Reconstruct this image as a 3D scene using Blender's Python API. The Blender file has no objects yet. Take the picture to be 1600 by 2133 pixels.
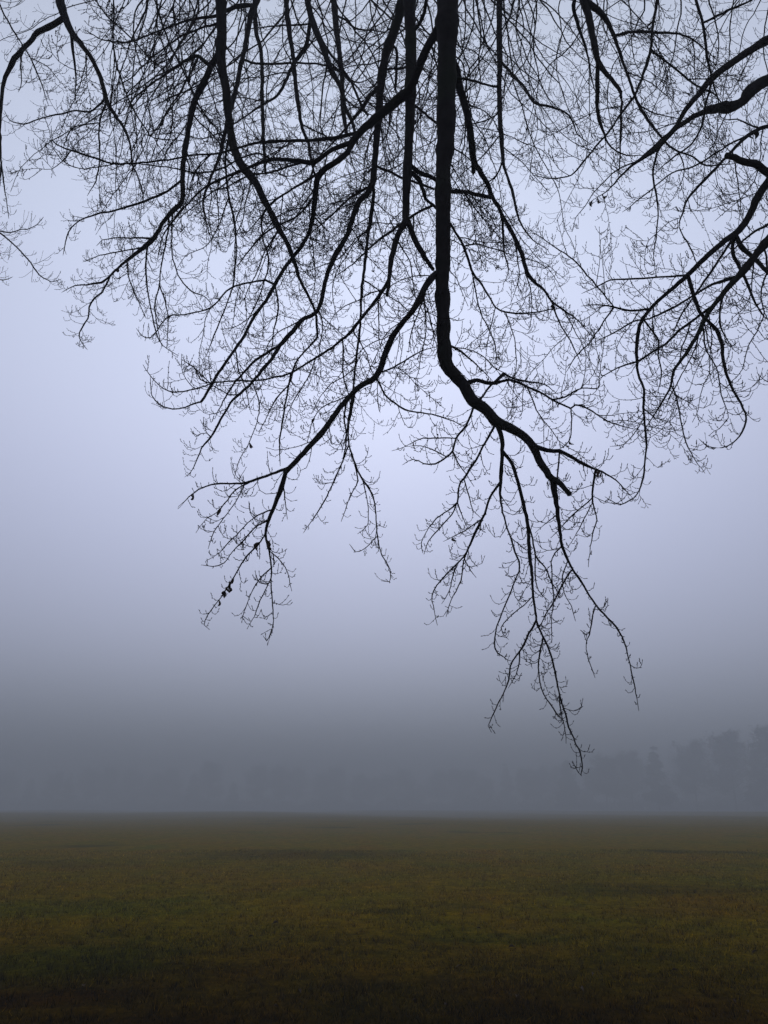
import bpy, math, random
import numpy as np
from mathutils import Vector

S = bpy.context.scene
rng = np.random.default_rng(11)
R = random.Random(7)

# ------------------------------------------------------------------ camera
F = 1611.0                       # focal length in pixels of the 1600 x 2133 frame
PITCH = math.radians(20.9)
CAM = np.array([0.0, 0.0, 1.62])
FWD = np.array([0.0, math.cos(PITCH), math.sin(PITCH)])
UPV = np.array([0.0, -math.sin(PITCH), math.cos(PITCH)])
RGT = np.array([1.0, 0.0, 0.0])
cd = bpy.data.cameras.new('camera')
cam = bpy.data.objects.new('camera', cd)
S.collection.objects.link(cam)
cam.location = CAM
cam.rotation_euler = (math.radians(90) + PITCH, 0, 0)
cd.sensor_fit = 'VERTICAL'
cd.sensor_height = 36.0
cd.lens = 36.0 * F / 2133.0
cd.clip_start = 0.05
cd.clip_end = 5000
S.camera = cam

# ------------------------------------------------------------------ light
SUN_EL, SUN_AZ = math.radians(30), math.radians(0)      # hidden sun, straight ahead behind the fog
w = bpy.data.worlds.new('World'); S.world = w; w.use_nodes = True
nt = w.node_tree; nt.nodes.clear()
def N(t, **k):
    n = nt.nodes.new(t)
    for a, b in k.items(): setattr(n, a, b)
    return n
def L(a, b): nt.links.new(a, b)
out = N('ShaderNodeOutputWorld')
sky = N('ShaderNodeTexSky', sky_type='NISHITA', sun_disc=False)
sky.sun_elevation = SUN_EL; sky.sun_rotation = SUN_AZ
sky.dust_density = 1.0; sky.air_density = 1.0
bg1 = N('ShaderNodeBackground'); bg1.inputs[1].default_value = 0.05
tc = N('ShaderNodeTexCoord')
nrm = N('ShaderNodeVectorMath', operation='NORMALIZE'); L(tc.outputs['Generated'], nrm.inputs[0])
sep = N('ShaderNodeSeparateXYZ'); L(nrm.outputs[0], sep.inputs[0])
ramp = N('ShaderNodeValToRGB'); L(sep.outputs[2], ramp.inputs[0])
ramp.color_ramp.interpolation = 'B_SPLINE'
SKY_STOPS = [(0.0, (0.12, 0.13, 0.147)), (0.09, (0.46, 0.50, 0.62)), (0.18, (0.58, 0.62, 0.82)), (0.31, (0.59, 0.635, 0.86)),
             (0.45, (0.66, 0.71, 0.93)), (0.62, (0.66, 0.725, 0.93)), (0.80, (0.59, 0.65, 0.80)), (1.0, (0.36, 0.41, 0.48))]
e = ramp.color_ramp.elements
while len(e) < len(SKY_STOPS): e.new(0.5)
for k, (p, c) in enumerate(SKY_STOPS):
    e[k].position = p; e[k].color = (*c, 1)
# the hidden sun makes its half of the overcast brighter
dot = N('ShaderNodeVectorMath', operation='DOT_PRODUCT'); L(nrm.outputs[0], dot.inputs[0])
dot.inputs[1].default_value = (math.sin(SUN_AZ) * math.cos(SUN_EL), math.cos(SUN_AZ) * math.cos(SUN_EL), math.sin(SUN_EL))
clampd = N('ShaderNodeMath', operation='MAXIMUM'); L(dot.outputs['Value'], clampd.inputs[0]); clampd.inputs[1].default_value = 0.0
power = N('ShaderNodeMath', operation='POWER'); L(clampd.outputs[0], power.inputs[0]); power.inputs[1].default_value = 3.3
glow = N('ShaderNodeMath', operation='MULTIPLY_ADD'); L(power.outputs[0], glow.inputs[0]); glow.inputs[1].default_value = 0.80; glow.inputs[2].default_value = 0.53
bg2 = N('ShaderNodeBackground'); L(ramp.outputs[0], bg2.inputs[0]); L(glow.outputs[0], bg2.inputs[1])
# clear-sky light only leaks a little through the cloud deck
hs = N('ShaderNodeHueSaturation'); hs.inputs['Saturation'].default_value = 0.5; L(sky.outputs[0], hs.inputs['Color'])
leak = N('ShaderNodeMix', data_type='RGBA', blend_type='MULTIPLY'); leak.inputs[0].default_value = 1.0
L(hs.outputs[0], leak.inputs[6]); L(ramp.outputs[0], leak.inputs[7])
thin = N('ShaderNodeMix', data_type='RGBA', blend_type='MULTIPLY'); thin.inputs[0].default_value = 1.0
L(leak.outputs[2], thin.inputs[6]); thin.inputs[7].default_value = (0.25, 0.25, 0.25, 1)
L(thin.outputs[2], bg1.inputs[0])
add = N('ShaderNodeAddShader'); L(bg1.outputs[0], add.inputs[0]); L(bg2.outputs[0], add.inputs[1]); L(add.outputs[0], out.inputs[0])

sd = bpy.data.lights.new('sun', 'SUN'); sd.energy = 0.5; sd.angle = math.radians(35); sd.color = (1.0, 0.97, 0.93)
sun = bpy.data.objects.new('sun', sd); S.collection.objects.link(sun)
sun.rotation_euler = Vector((math.sin(SUN_AZ) * math.cos(SUN_EL), math.cos(SUN_AZ) * math.cos(SUN_EL), math.sin(SUN_EL))).to_track_quat('Z', 'Y').to_euler()

S.view_settings.view_transform = 'Standard'; S.view_settings.look = 'None'
S.view_settings.exposure = 0.0; S.view_settings.gamma = 1.0
S.view_settings.use_curve_mapping = False
S.render.engine = 'CYCLES'
S.cycles.max_bounces = 5; S.cycles.diffuse_bounces = 2; S.cycles.glossy_bounces = 1
S.cycles.volume_bounces = 1; S.cycles.transparent_max_bounces = 4
S.cycles.use_denoising = True
HAZE = 0.0057

# ------------------------------------------------------------------ materials
def mat(name):
    m = bpy.data.materials.new(name); m.use_nodes = True
    t = m.node_tree; b = t.nodes['Principled BSDF']
    return m, t, b
def bark(name, c0, c1, c2, rough=0.85, scale=14.0):
    m, t, b = mat(name)
    n = t.nodes.new; l = t.links.new
    co = n('ShaderNodeTexCoord'); geo = n('ShaderNodeNewGeometry')
    no = n('ShaderNodeTexNoise'); no.inputs['Scale'].default_value = scale; no.inputs['Detail'].default_value = 6
    l(geo.outputs['Position'], no.inputs['Vector'])
    r = n('ShaderNodeValToRGB'); l(no.outputs['Fac'], r.inputs[0])
    r.color_ramp.elements[0].position = 0.35; r.color_ramp.elements[0].color = (*c0, 1)
    r.color_ramp.elements[1].position = 0.7; r.color_ramp.elements[1].color = (*c1, 1)
    n2 = n('ShaderNodeTexNoise'); n2.inputs['Scale'].default_value = 2.2; l(geo.outputs['Position'], n2.inputs['Vector'])
    r2 = n('ShaderNodeMapRange'); r2.inputs[1].default_value = 0.5; r2.inputs[2].default_value = 0.72; l(n2.outputs['Fac'], r2.inputs[0])
    mx = n('ShaderNodeMix'); mx.data_type = 'RGBA'; l(r2.outputs[0], mx.inputs[0]); l(r.outputs[0], mx.inputs[6]); mx.inputs[7].default_value = (*c2, 1)
    l(mx.outputs[2], b.inputs['Base Color'])
    b.inputs['Roughness'].default_value = rough
    b.inputs['Specular IOR Level'].default_value = 0.2
    bm = n('ShaderNodeBump'); bm.inputs['Strength'].default_value = 0.5; bm.inputs['Distance'].default_value = 0.006
    n3 = n('ShaderNodeTexNoise'); n3.inputs['Scale'].default_value = 60; n3.inputs['Detail'].default_value = 4
    l(geo.outputs['Position'], n3.inputs['Vector']); l(n3.outputs['Fac'], bm.inputs['Height']); l(bm.outputs[0], b.inputs['Normal'])
    return m
M_BARK = bark('wet_beech_bark', (0.010, 0.007, 0.008), (0.022, 0.017, 0.018), (0.016, 0.020, 0.010))
M_TWIG = bark('twig_bark', (0.014, 0.007, 0.009), (0.026, 0.014, 0.018), (0.020, 0.013, 0.014), scale=40)
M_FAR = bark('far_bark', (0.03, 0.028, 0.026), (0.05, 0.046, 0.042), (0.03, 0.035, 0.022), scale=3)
m, t, b = mat('dry_leaf'); M_LEAF = m
_n = t.nodes.new('ShaderNodeTexNoise'); _n.inputs['Scale'].default_value = 60
_r = t.nodes.new('ShaderNodeValToRGB'); t.links.new(_n.outputs['Fac'], _r.inputs[0])
_r.color_ramp.elements[0].color = (0.030, 0.016, 0.009, 1); _r.color_ramp.elements[1].color = (0.07, 0.037, 0.018, 1)
t.links.new(_r.outputs[0], b.inputs['Base Color']); b.inputs['Roughness'].default_value = 0.8
m, t, b = mat('pale_fallen_leaf'); M_PALE = m
_n = t.nodes.new('ShaderNodeTexNoise'); _n.inputs['Scale'].default_value = 50
_r = t.nodes.new('ShaderNodeValToRGB'); t.links.new(_n.outputs['Fac'], _r.inputs[0])
_r.color_ramp.elements[0].color = (0.04, 0.024, 0.010, 1); _r.color_ramp.elements[1].color = (0.09, 0.06, 0.03, 1)
t.links.new(_r.outputs[0], b.inputs['Base Color']); b.inputs['Roughness'].default_value = 0.8; b.inputs['Specular IOR Level'].default_value = 0.05

# ------------------------------------------------------------------ mesh helpers
class MB:
    def __init__(s): s.v = []; s.f3 = []; s.f4 = []; s.n = 0
    def add(s, v, f3=None, f4=None):
        s.v.append(v)
        if f3 is not None and len(f3): s.f3.append(f3 + s.n)
        if f4 is not None and len(f4): s.f4.append(f4 + s.n)
        s.n += len(v)
    def mesh(s, name, material, smooth=True):
        v = np.concatenate(s.v).astype(np.float32)
        f3 = np.concatenate(s.f3) if s.f3 else np.zeros((0, 3), int)
        f4 = np.concatenate(s.f4) if s.f4 else np.zeros((0, 4), int)
        me = bpy.data.meshes.new(name)
        me.vertices.add(len(v)); me.vertices.foreach_set('co', v.ravel())
        idx = np.concatenate([f3.ravel(), f4.ravel()]).astype(np.int32)
        me.loops.add(len(idx)); me.loops.foreach_set('vertex_index', idx)
        ls = np.concatenate([np.arange(len(f3)) * 3, len(f3) * 3 + np.arange(len(f4)) * 4]).astype(np.int32)
        me.polygons.add(len(ls)); me.polygons.foreach_set('loop_start', ls)
        me.update(calc_edges=True)
        me.polygons.foreach_set('use_smooth', np.full(len(ls), smooth))
        me.materials.append(material)
        return me
    def build(s, name, material, parent=None, smooth=True):
        o = bpy.data.objects.new(name, s.mesh(name, material, smooth))
        S.collection.objects.link(o)
        if parent is not None: o.parent = parent
        return o
def tag(o, label=None, cat=None, group=None, kind=None):
    for k, v in (('label', label), ('category', cat), ('group', group), ('kind', kind)):
        if v: o[k] = v
    return o
def empty(name, label, cat, group=None, loc=(0, 0, 0)):
    o = bpy.data.objects.new(name, None); S.collection.objects.link(o); o.location = loc
    return tag(o, label, cat, group)

_ring = {k: np.stack([np.cos(np.arange(k) * 2 * np.pi / k), np.sin(np.arange(k) * 2 * np.pi / k)], 1) for k in (3, 4, 5, 6, 8, 10, 14)}
_fc = {}
def faces(n, k):
    if (n, k) not in _fc:
        i = np.arange(n - 1)[:, None] * k; j = np.arange(k)[None]; j2 = (j + 1) % k
        q = np.stack([i + j, i + j2, i + k + j2, i + k + j], -1).reshape(-1, 4)
        cap = np.stack([np.full(k, n * k), (n - 1) * k + np.arange(k), (n - 1) * k + (np.arange(k) + 1) % k], 1)
        _fc[(n, k)] = (q, cap)
    return _fc[(n, k)]
def tube(mb, P, r, k=4, ecc=None):
    """closed-tip tube along P with radii r"""
    n = len(P)
    T = np.gradient(P, axis=0); T /= np.linalg.norm(T, axis=1)[:, None] + 1e-9
    m0 = T.mean(0)
    ref = np.array([0, 0, 1.0]) if abs(m0[2]) < 0.7 else np.array([1.0, 0, 0])
    A = np.cross(T, ref); A /= np.linalg.norm(A, axis=1)[:, None] + 1e-9
    B = np.cross(T, A)
    c = _ring[k]
    rr = r[:, None, None]
    if ecc is not None: rr = rr * ecc[:, :, None]
    V = P[:, None] + rr * (c[None, :, :1] * A[:, None] + c[None, :, 1:] * B[:, None])
    V = np.concatenate([V.reshape(-1, 3), (P[-1] + T[-1] * r[-1] * 0.6)[None]])
    q, cap = faces(n, k)
    mb.add(V, cap, q)
BUD_T = np.array([-0.1, 0.12, 0.42, 0.78, 1.0]); BUD_R = np.array([0.55, 0.75, 1.0, 0.55, 0.05])
def bud(mb, p, d, ln, r):
    tube(mb, p + d[None] * (BUD_T * ln)[:, None], BUD_R * r, 4)

def smooth_path(P, step):
    """Catmull-Rom through the rows of P (any number of columns), resampled"""
    P = np.asarray(P, float)
    if len(P) < 3:
        n = max(3, int(np.linalg.norm(P[-1, :2] - P[0, :2]) / step) + 1)
        t = np.linspace(0, 1, n)[:, None]; return P[0] * (1 - t) + P[-1] * t
    Q = np.concatenate([[2 * P[0] - P[1]], P, [2 * P[-1] - P[-2]]])
    out_ = []
    for i in range(1, len(Q) - 2):
        n = max(1, int(round(np.linalg.norm(Q[i + 1, :2] - Q[i, :2]) / step)))
        t = (np.arange(n) / n)[:, None]
        a, b_, c, d = Q[i - 1], Q[i], Q[i + 1], Q[i + 2]
        out_.append(0.5 * (2 * b_ + (c - a) * t + (2 * a - 5 * b_ + 4 * c - d) * t ** 2 + (3 * b_ - a - 3 * c + d) * t ** 3))
    out_.append(P[-1:])
    return np.concatenate(out_)
def unproj(x, y, d):
    X = (x - 800.0) / F; Y = -(y - 1066.5) / F
    return CAM + np.asarray(d)[..., None] * (FWD + X[..., None] * RGT + Y[..., None] * UPV)
def proj(P):
    q = P - CAM; d = q @ FWD
    return 800 + F * (q @ RGT) / d, 1066.5 - F * (q @ UPV) / d, d

# ------------------------------------------------------------------ traced limbs
# id | parent | start depth (roots) or - | depth slope | points x,y,width in 1600 x 2133 pixels
TR = '''
A|T|5.6|4.25|933,-40,44 932,60,42 930,200,39 928,300,37 923,370,31 923,533,30 921,590,27 923,650,25 925,717,26 930,760,28 946,780,26 966,803,24 983,833,23 1008,850,22 1035,878,23 1066,893,20 1093,910,18 1110,929,17 1123,957,15 1143,990,15 1166,1007,12 1180,1022,10 1186,1029,12
A2|A||-.3|1111,926,12 1140,937,9 1166,940,9 1193,953,8 1216,967,8 1243,978,7 1273,993,5 1293,1010,4 1313,1032,3
A2b|A2||.2|1243,980,6 1238,997,5 1234,1037,4 1240,1065,3 1243,1083,3 1236,1110,3 1230,1140,2 1225,1177,2
A2c|A2||.3|1166,942,4 1163,975,4 1160,1010,4 1158,1040,3
A2d|A2b||-.3|1234,1040,3 1205,1063,3 1185,1080,3 1168,1100,2 1150,1118,2
A2e|A2b||.3|1234,1045,3 1212,1090,3 1196,1120,2 1178,1145,2
A3|A||.1|1148,996,12 1155,1027,10 1161,1060,9 1166,1103,7 1171,1137,6 1183,1167,5 1193,1187,5 1216,1220,4 1241,1260,4 1266,1287,4 1290,1315,4 1305,1350,3 1310,1375,3 1320,1420,3 1325,1445,2 1330,1475,2
A3b|A3||.3|1241,1260,3 1237,1272,3 1232,1300,3 1227,1322,3 1221,1342,2 1222,1360,2 1230,1382,2 1237,1407,2
A3c|A3||-.4|1193,1187,4 1182,1200,4 1165,1232,4 1150,1260,3 1137,1280,3 1127,1300,3 1112,1312,3
A3d|A3||.4|1169,1137,4 1150,1163,3 1151,1217,3 1154,1250,3 1149,1290,2 1150,1335,2
A3e|A3||.3|1161,1070,4 1140,1087,4 1118,1107,4
A3f|A3||.3|1183,1172,3 1172,1200,3 1175,1235,2 1190,1262,2 1198,1290,2
A4|A||-.2|1036,880,12 1046,917,9 1046,950,8 1043,1003,7 1043,1037,5 1050,1077,4 1063,1120,4 1073,1150,4 1083,1180,4 1073,1210,3 1053,1260,3 1036,1303,3 1031,1350,3 1050,1370,2 1065,1377,2
A4b|A4||.3|1043,1005,6 1020,1037,5 1010,1070,5 993,1103,6 980,1133,5 966,1160,4 936,1190,4 910,1220,3 900,1240,3 903,1263,2 911,1300,2
A4c|A4b||-.3|980,1138,4 966,1170,3 960,1210,3 940,1250,2 930,1282,2
A4d|A4b||.4|955,1172,3 944,1200,3 936,1230,2 922,1255,2
A4e|A4b||.5|1003,1085,3 966,1107,3 945,1118,2 926,1127,2
A4f|A4b||.3|968,1160,3 976,1180,2 990,1200,2
A4g|A4||.3|1063,1122,4 1082,1135,3 1100,1150,3
A5|A4||.1|1046,942,8 1066,967,8 1080,1007,8 1091,1053,8 1100,1097,8 1103,1150,8 1108,1193,7 1110,1233,6 1118,1293,5 1127,1318,5 1140,1345,5 1150,1372,5 1156,1400,5 1162,1430,4 1170,1463,4 1178,1488,4 1185,1515,4 1200,1548,3 1209,1570,3 1213,1600,3 1209,1614,3 1200,1600,2 1195,1588,1.5
A5b|A5||-.2|1119,1297,5 1103,1320,5 1090,1347,5 1075,1367,4 1063,1388,4 1060,1415,4 1050,1440,3 1035,1472,3 1025,1493,3 1017,1512,3 1022,1522,2
A5b2|A5b||.2|1080,1360,3 1081,1380,3 1074,1407,2 1061,1430,2
A5c|A5||.3|1130,1326,4 1125,1362,4 1121,1390,3 1125,1420,3 1132,1445,3 1147,1467,3 1160,1487,3 1171,1497,2 1177,1522,2 1180,1545,2
A5d|A5||-.2|1162,1440,3 1168,1480,3 1175,1512,2
A5e|A5||.4|1108,1240,3 1090,1260,3 1060,1287,3 1044,1307,3 1047,1320,2 1057,1330,2
A5f|A5||.3|1101,1090,4 1110,1123,4 1116,1157,4 1136,1183,3 1150,1215,3 1168,1240,2
A5g|A5f||.1|1116,1157,3 1115,1200,3 1122,1230,2 1140,1250,2
A6|A||.4|1033,888,6 1006,930,5 996,950,5 973,987,5 956,1013,4 953,1047,4 933,1063,3 910,1080,3 893,1100,2 878,1130,2 880,1150,2
A6b|A6||-.2|953,1048,3 940,1073,3 913,1103,3 893,1127,2 884,1150,2
A6c|A6||.3|966,995,3 976,1030,3 986,1063,2 1000,1077,2
A6d|A6||.5|953,1050,3 966,1083,2 980,1110,2
A7|A||.5|986,845,6 970,887,5 950,913,5 943,940,5 930,952,4 906,967,4 883,965,3 860,957,3 840,967,2
A7b|A7||.4|953,910,3 916,912,3 883,913,3 860,922,2 840,932,2 820,938,2
A7c|A7||.2|926,951,3 900,937,3 876,928,2 850,930,2
A7f|A7||-.3|943,938,3 955,965,3 973,990,2 985,1010,2
A8|A||.5|966,797,12 993,790,8 1013,797,8 1033,797,7 1060,792,6 1086,800,5 1109,810,5 1133,822,4 1159,837,4 1189,850,4 1199,843,4 1223,850,4 1246,865,3 1266,877,3 1293,887,3 1319,893,2
A8b|A||.6|990,842,7 1000,833,5 1023,803,5 1040,788,7 1050,778,8
A8c|A8||.2|1189,852,3 1191,883,3 1186,917,3 1165,936,3
A8d|A8||.4|1149,830,4 1176,827,4 1193,817,4 1213,808,3 1246,808,3 1249,780,2 1253,750,2 1258,717,2 1259,690,1.5
A8e|A8b||.4|1050,780,5 1066,788,4 1100,795,4 1133,800,3 1160,820,3
A9|A||.5|932,705,7 940,717,6 963,733,5 993,760,4 1026,793,4
A10|A9||.6|945,720,3 978,728,3 1006,742,3 1030,765,3 1060,782,2 1090,800,2
C|A||-.3|915,558,16 893,583,14 866,637,13 843,667,12 823,693,12 806,727,13 796,757,14 783,785,14 763,797,12 740,813,12 716,840,11 693,870,11 666,907,12 633,943,11 604,974,10 595,985,9 586,1017,8 573,1050,8 560,1083,7 553,1113,5 560,1147,4 565,1183,3 565,1217,3 568,1260,3 570,1293,2 565,1317,2 555,1335,2 551,1328,1.5
C1|C||.1|602,972,8 566,987,6 536,998,6 510,1006,5 480,1007,4 450,1008,4 423,1015,3 403,1027,3 386,1043,2 375,1053,2
C2|C||.1|553,1113,4 536,1137,4 513,1160,4 493,1193,4 476,1220,4 456,1250,3 433,1280,3 426,1303,2 433,1310,2
C3|C||.3|558,1085,4 533,1097,4 510,1123,4 486,1147,3 466,1173,3 443,1180,2 423,1178,2
C4|C||.4|568,1055,4 546,1067,4 523,1082,3 500,1107,3 476,1130,3 456,1153,2 433,1167,2
C5|C1||.2|515,1005,4 490,1047,3 466,1080,3 446,1107,3 435,1140,2
C6|C1||-.3|525,1002,4 490,1022,3 453,1067,3 430,1080,2 411,1107,2
C7|C||-.2|591,1003,4 595,1047,4 598,1077,3
C8|C||.3|560,1147,3 586,1170,3 600,1193,2 606,1227,2
C9|C||-.3|565,1177,3 540,1207,3 523,1237,2 506,1283,2 515,1290,1.5
C10|C||.3|565,1207,3 543,1250,3 530,1283,2 515,1307,2
C11|C||.3|740,815,5 733,850,5 726,893,4 726,917,4 733,947,4 750,990,4 776,1030,4 783,1073,3 786,1117,3 796,1157,3 813,1187,2 811,1213,2 797,1211,2
C12|C11||.3|726,925,3 706,980,3 686,1023,3 666,1060,3 646,1090,2 633,1108,2
C13|C11||-.3|735,955,3 745,1000,3 730,1033,2 713,1083,2
C14|C11||-.2|756,1003,3 766,1050,2 766,1093,2 748,1110,2
C15|C11||.4|784,1120,3 760,1143,2 740,1150,2 730,1137,2
C16|C||.3|722,835,4 716,870,4 722,910,3 714,960,3 700,990,2 690,1020,2
C17|C||.5|787,788,5 803,823,4 823,840,4 843,853,4 866,858,3 900,863,3 933,873,3 966,887,2
C18|C||.4|790,775,4 823,763,4 866,738,4 890,727,3 918,722,3
C19|C18||.4|826,762,3 850,780,3 866,800,2 900,830,2 925,850,2
C20|C||-.2|893,590,4 883,620,4 870,655,3 858,690,3 850,730,3
C21|C||.4|735,818,3 700,835,3 670,850,3 650,880,2 640,920,2
B|T|6.3|4.9|853,-40,26 854,30,24 856,100,22 855,200,21 853,267,19 850,333,18 845,433,16 846,457,14 832,483,11 826,500,11 816,537,10 811,583,8 806,617,6
B1|B||-.2|812,585,8 800,603,8 780,630,7 753,663,7 733,687,7 713,707,6 683,730,5 650,750,5 610,775,4 566,787,4 533,793,4 500,793,4 450,797,3 407,810,3 360,817,3 333,803,2 317,787,2 300,763,2
B1b|B1||.2|713,707,4 715,740,4 715,780,4 725,817,3 731,860,3
B1c|B1||-.3|612,775,3 603,800,3 575,830,3 555,870,2 540,900,2
B1d|B1||.2|660,745,3 640,790,3 620,820,3 600,860,2 590,890,2
B2|B||-.1|846,450,13 856,475,12 866,503,12 886,537,9 903,562,8
B3|B||.2|850,345,10 883,363,9 906,373,8 936,397,9 966,400,8 1000,407,8 1026,412,7
B4|B||-.1|857,350,9 873,370,9 883,397,8 886,413,7 903,428,6 915,440,5
B5|B4||.2|903,424,6 880,437,6 853,453,6 826,473,6 793,497,5 766,520,5 735,550,4 700,575,3
B6|B||.3|860,215,6 886,237,6 910,257,6
B7|B||-.4|866,70,8 876,50,7 885,25,7 893,-30,7
C30|A||.3|940,163,7 983,167,6 1013,177,5 1040,182,5
C31|A||.4|940,297,6 966,320,5 985,338,5 1000,360,4
D|T|6.6|5.2|842,-40,22 836,10,20 826,50,18 810,93,17 800,133,16 793,177,16 790,233,15 785,283,14 781,333,13 776,383,12 763,405,11 746,423,11 733,460,10 720,495,10 696,537,10 680,577,9 670,623,9 658,652,9 633,663,9 610,690,8 583,720,8 566,748,7 545,772,7 527,795,6 500,820,6 480,840,5 460,873,5 440,910,4 420,933,3 403,975,3 388,992,2
D1|D||.1|578,722,6 553,737,6 533,750,6 505,778,5 480,810,4 460,845,4 448,870,3
D2|D||.3|777,385,8 780,400,7 773,450,8 766,500,7 760,550,6 753,617,6 751,667,5 746,717,5 740,767,5 736,812,4 728,860,4 722,900,3 712,940,3
D3|D||.1|788,180,9 770,200,8 753,227,8 733,253,7 706,283,7 680,310,5 650,340,4
D4|D||-.3|800,145,5 820,144,5 843,142,5
D5|D||.2|812,88,6 826,100,6 826,150,6 823,187,6
D6|D||.3|784,345,6 816,360,6 843,373,6 866,380,5 905,394,5
D7|D||.3|776,383,5 750,400,5 720,420,5 690,450,4 660,475,4 630,500,3
D8|D2||.2|740,765,3 715,785,3 690,800,3 665,830,2 650,860,2
D9|D||-.2|500,820,3 478,822,3 440,800,3 410,770,3 380,750,2
D10|D||.2|440,908,3 430,900,2 410,905,2 400,900,2
D11|D||.3|527,797,3 540,840,3 535,880,2 515,930,2 498,960,2 490,990,2
G|A||.2|922,35,18 910,60,17 886,107,17 870,150,17 853,187,19 833,203,20 806,227,18 780,250,17 753,273,16 733,297,14 728,312,12 706,333,11 680,350,13 662,370,12 656,417,9 650,460,9 640,493,8 613,533,8 590,563,8 573,593,8 553,627,7 532,655,7 513,690,6 490,727,6 467,760,6 443,797,6 420,837,6
G1|G||-.2|735,294,11 713,303,10 683,317,9 656,337,9 633,337,9 600,333,8 566,333,8 533,343,7 500,357,7 467,370,6 427,390,5 393,423,4 363,457,4 340,490,3 330,530,3
G3|G||-.3|750,275,9 725,282,8 700,287,8 650,292,7 600,293,6 533,298,6 500,307,5 450,320,5 400,323,4 350,333,4 277,340,4 233,340,4 200,330,4 160,317,4 127,307,3 110,293,3 107,267,3
G4|G||.1|421,834,4 387,847,3 360,852,3 333,843,3 317,823,2 313,787,2
G5|G||.3|575,590,5 555,583,5 533,586,4 480,600,4 440,640,3 385,655,3 350,660,3 315,703,3 295,698,2 285,685,2
G6|G1||.3|570,335,4 540,320,4 500,330,4 460,352,4 410,360,4 360,350,3 277,340,3
G7|G1||.2|630,338,5 590,350,5 560,360,4 520,365,4 470,390,4 430,400,3
G8|G||.2|680,352,6 640,375,6 600,400,5 570,420,5 540,455,4 510,490,4
G9|G||.3|445,795,3 420,790,3 400,760,3 380,770,2
G10|G||.3|490,728,3 497,770,3 512,810,3 520,850,2
G11|G||.2|658,400,5 630,440,5 600,460,4 560,480,4 520,520,3 490,560,3
G12|G||.1|573,595,4 580,640,4 570,690,3 565,730,3 540,760,2
H|T|6.9|5.4|460,-40,25 460,0,23 462,67,21 460,117,20 470,183,18 477,250,17 483,290,16 497,333,15 518,362,13 533,380,13 553,420,12 576,467,12 596,503,10 612,540,8 623,577,7 640,613,6 656,647,5 660,683,5 660,703,5 640,727,4 620,750,4 606,783,4 596,833,4 588,883,4 583,917,3 583,967,3
H1|H||-.1|456,105,15 442,130,14 430,160,13 410,200,13 403,217,13 393,267,11 385,317,10 380,373,10 380,418,10 360,440,9 337,467,9 320,497,10 290,523,8 247,557,6 220,583,5 193,592,4 157,595,3 130,608,2
H2|H1||.1|233,572,4 213,607,4 190,630,4 183,663,3 170,683,3 165,703,2 180,727,2
H3|H1||-.2|378,372,6 350,397,5 300,420,5 267,430,5 233,440,4 200,447,4 167,460,3 143,483,3 132,530,2
H4|H1||.3|318,493,5 283,495,4 247,495,3 213,500,3 203,510,2
H5|H1||.2|310,508,5 305,540,4 305,583,4 310,617,3 317,657,3 327,697,3 340,720,2 370,740,2
H6|H1||-.2|267,543,4 268,573,3 280,610,3 293,637,2 303,660,2
H7|H1||.2|353,450,4 350,483,4 337,550,3 332,593,3 323,633,3 328,683,2 337,720,2
H8|H7||.1|333,593,3 347,637,3 350,683,2 348,723,2
H9|H1||.4|360,440,4 358,517,3 367,560,3 377,583,3 400,607,3 430,620,2 450,650,2
H10|H||.3|455,33,7 400,40,6 367,50,5 317,70,4 267,87,4 217,83,3 177,63,2
H11|H1||.2|435,140,8 413,117,7 393,123,7 367,140,6 333,163,5 300,187,4 273,213,3 260,247,3
H12|H||.4|458,50,6 417,60,5 383,73,5 353,93,4 317,120,4 293,143,3 273,163,3 240,180,2
H13|H11||.2|417,119,5 393,160,5 373,197,4 347,233,4 333,263,3 322,290,3
H14|H1||.3|318,500,4 300,515,4 270,520,3 230,528,3 200,535,2 175,545,2
H15|H||.2|556,425,5 545,455,5 548,500,4 560,540,4 550,590,3 530,640,3 500,700,2
H16|H||.3|480,275,6 470,330,5 475,400,5 488,460,5 492,520,4 486,590,4 470,640,3 450,690,3 430,740,2
I|T|8.3|6.8|545,-40,14 536,0,13 523,33,11 510,100,10 500,143,10 490,193,9 480,227,9 467,283,8 457,327,7 437,377,6 423,423,5 430,465,4 440,500,3
I2|I||.3|505,120,5 535,132,5 610,132,5 676,135,4 720,157,4 746,173,4 786,155,3
I3|I||-.3|530,10,7 500,12,9 470,22,8 440,35,5
J1|T|9.5|8.5|530,-40,9 533,60,9 543,100,8 546,150,8 546,200,8 548,267,7 550,317,6 553,360,5
J2|T|7.6|6.3|592,-40,11 596,0,10 603,67,10 611,117,9 615,167,9 620,207,8 630,267,7 643,300,7 648,333,6 660,380,5 665,430,4
J3|T|8.6|7.6|632,-40,13 640,0,12 653,50,13 673,100,12 690,147,10 710,183,9 720,227,8 733,253,7 745,300,5
J4|T|10.0|9.0|692,-40,12 696,0,12 700,50,12 706,100,11 713,167,10 715,227,9 722,280,7
J5|J3||-.1|645,30,8 643,67,8 636,100,8 613,130,7 593,173,7 576,200,6 533,227,5 500,250,4 470,270,3
J6|J3||-.4|655,55,7 680,100,6 710,140,6 733,173,6 753,220,6 766,240,5
J7|J3||.3|652,48,4 600,53,4 533,58,3 500,65,3
J8|J4||-.2|700,35,5 720,43,5 740,60,5 773,63,4 813,68,4
K1|A||.5|940,110,14 953,140,12 957,180,15 966,210,15 976,250,14 983,300,13 987,335,12 1010,373,11 1026,410,10 1043,443,8 1048,483,6 1051,530,5 1060,560,4 1050,590,3
K1s|K1||.1|986,325,11 987,345,9 986,360,8
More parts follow.
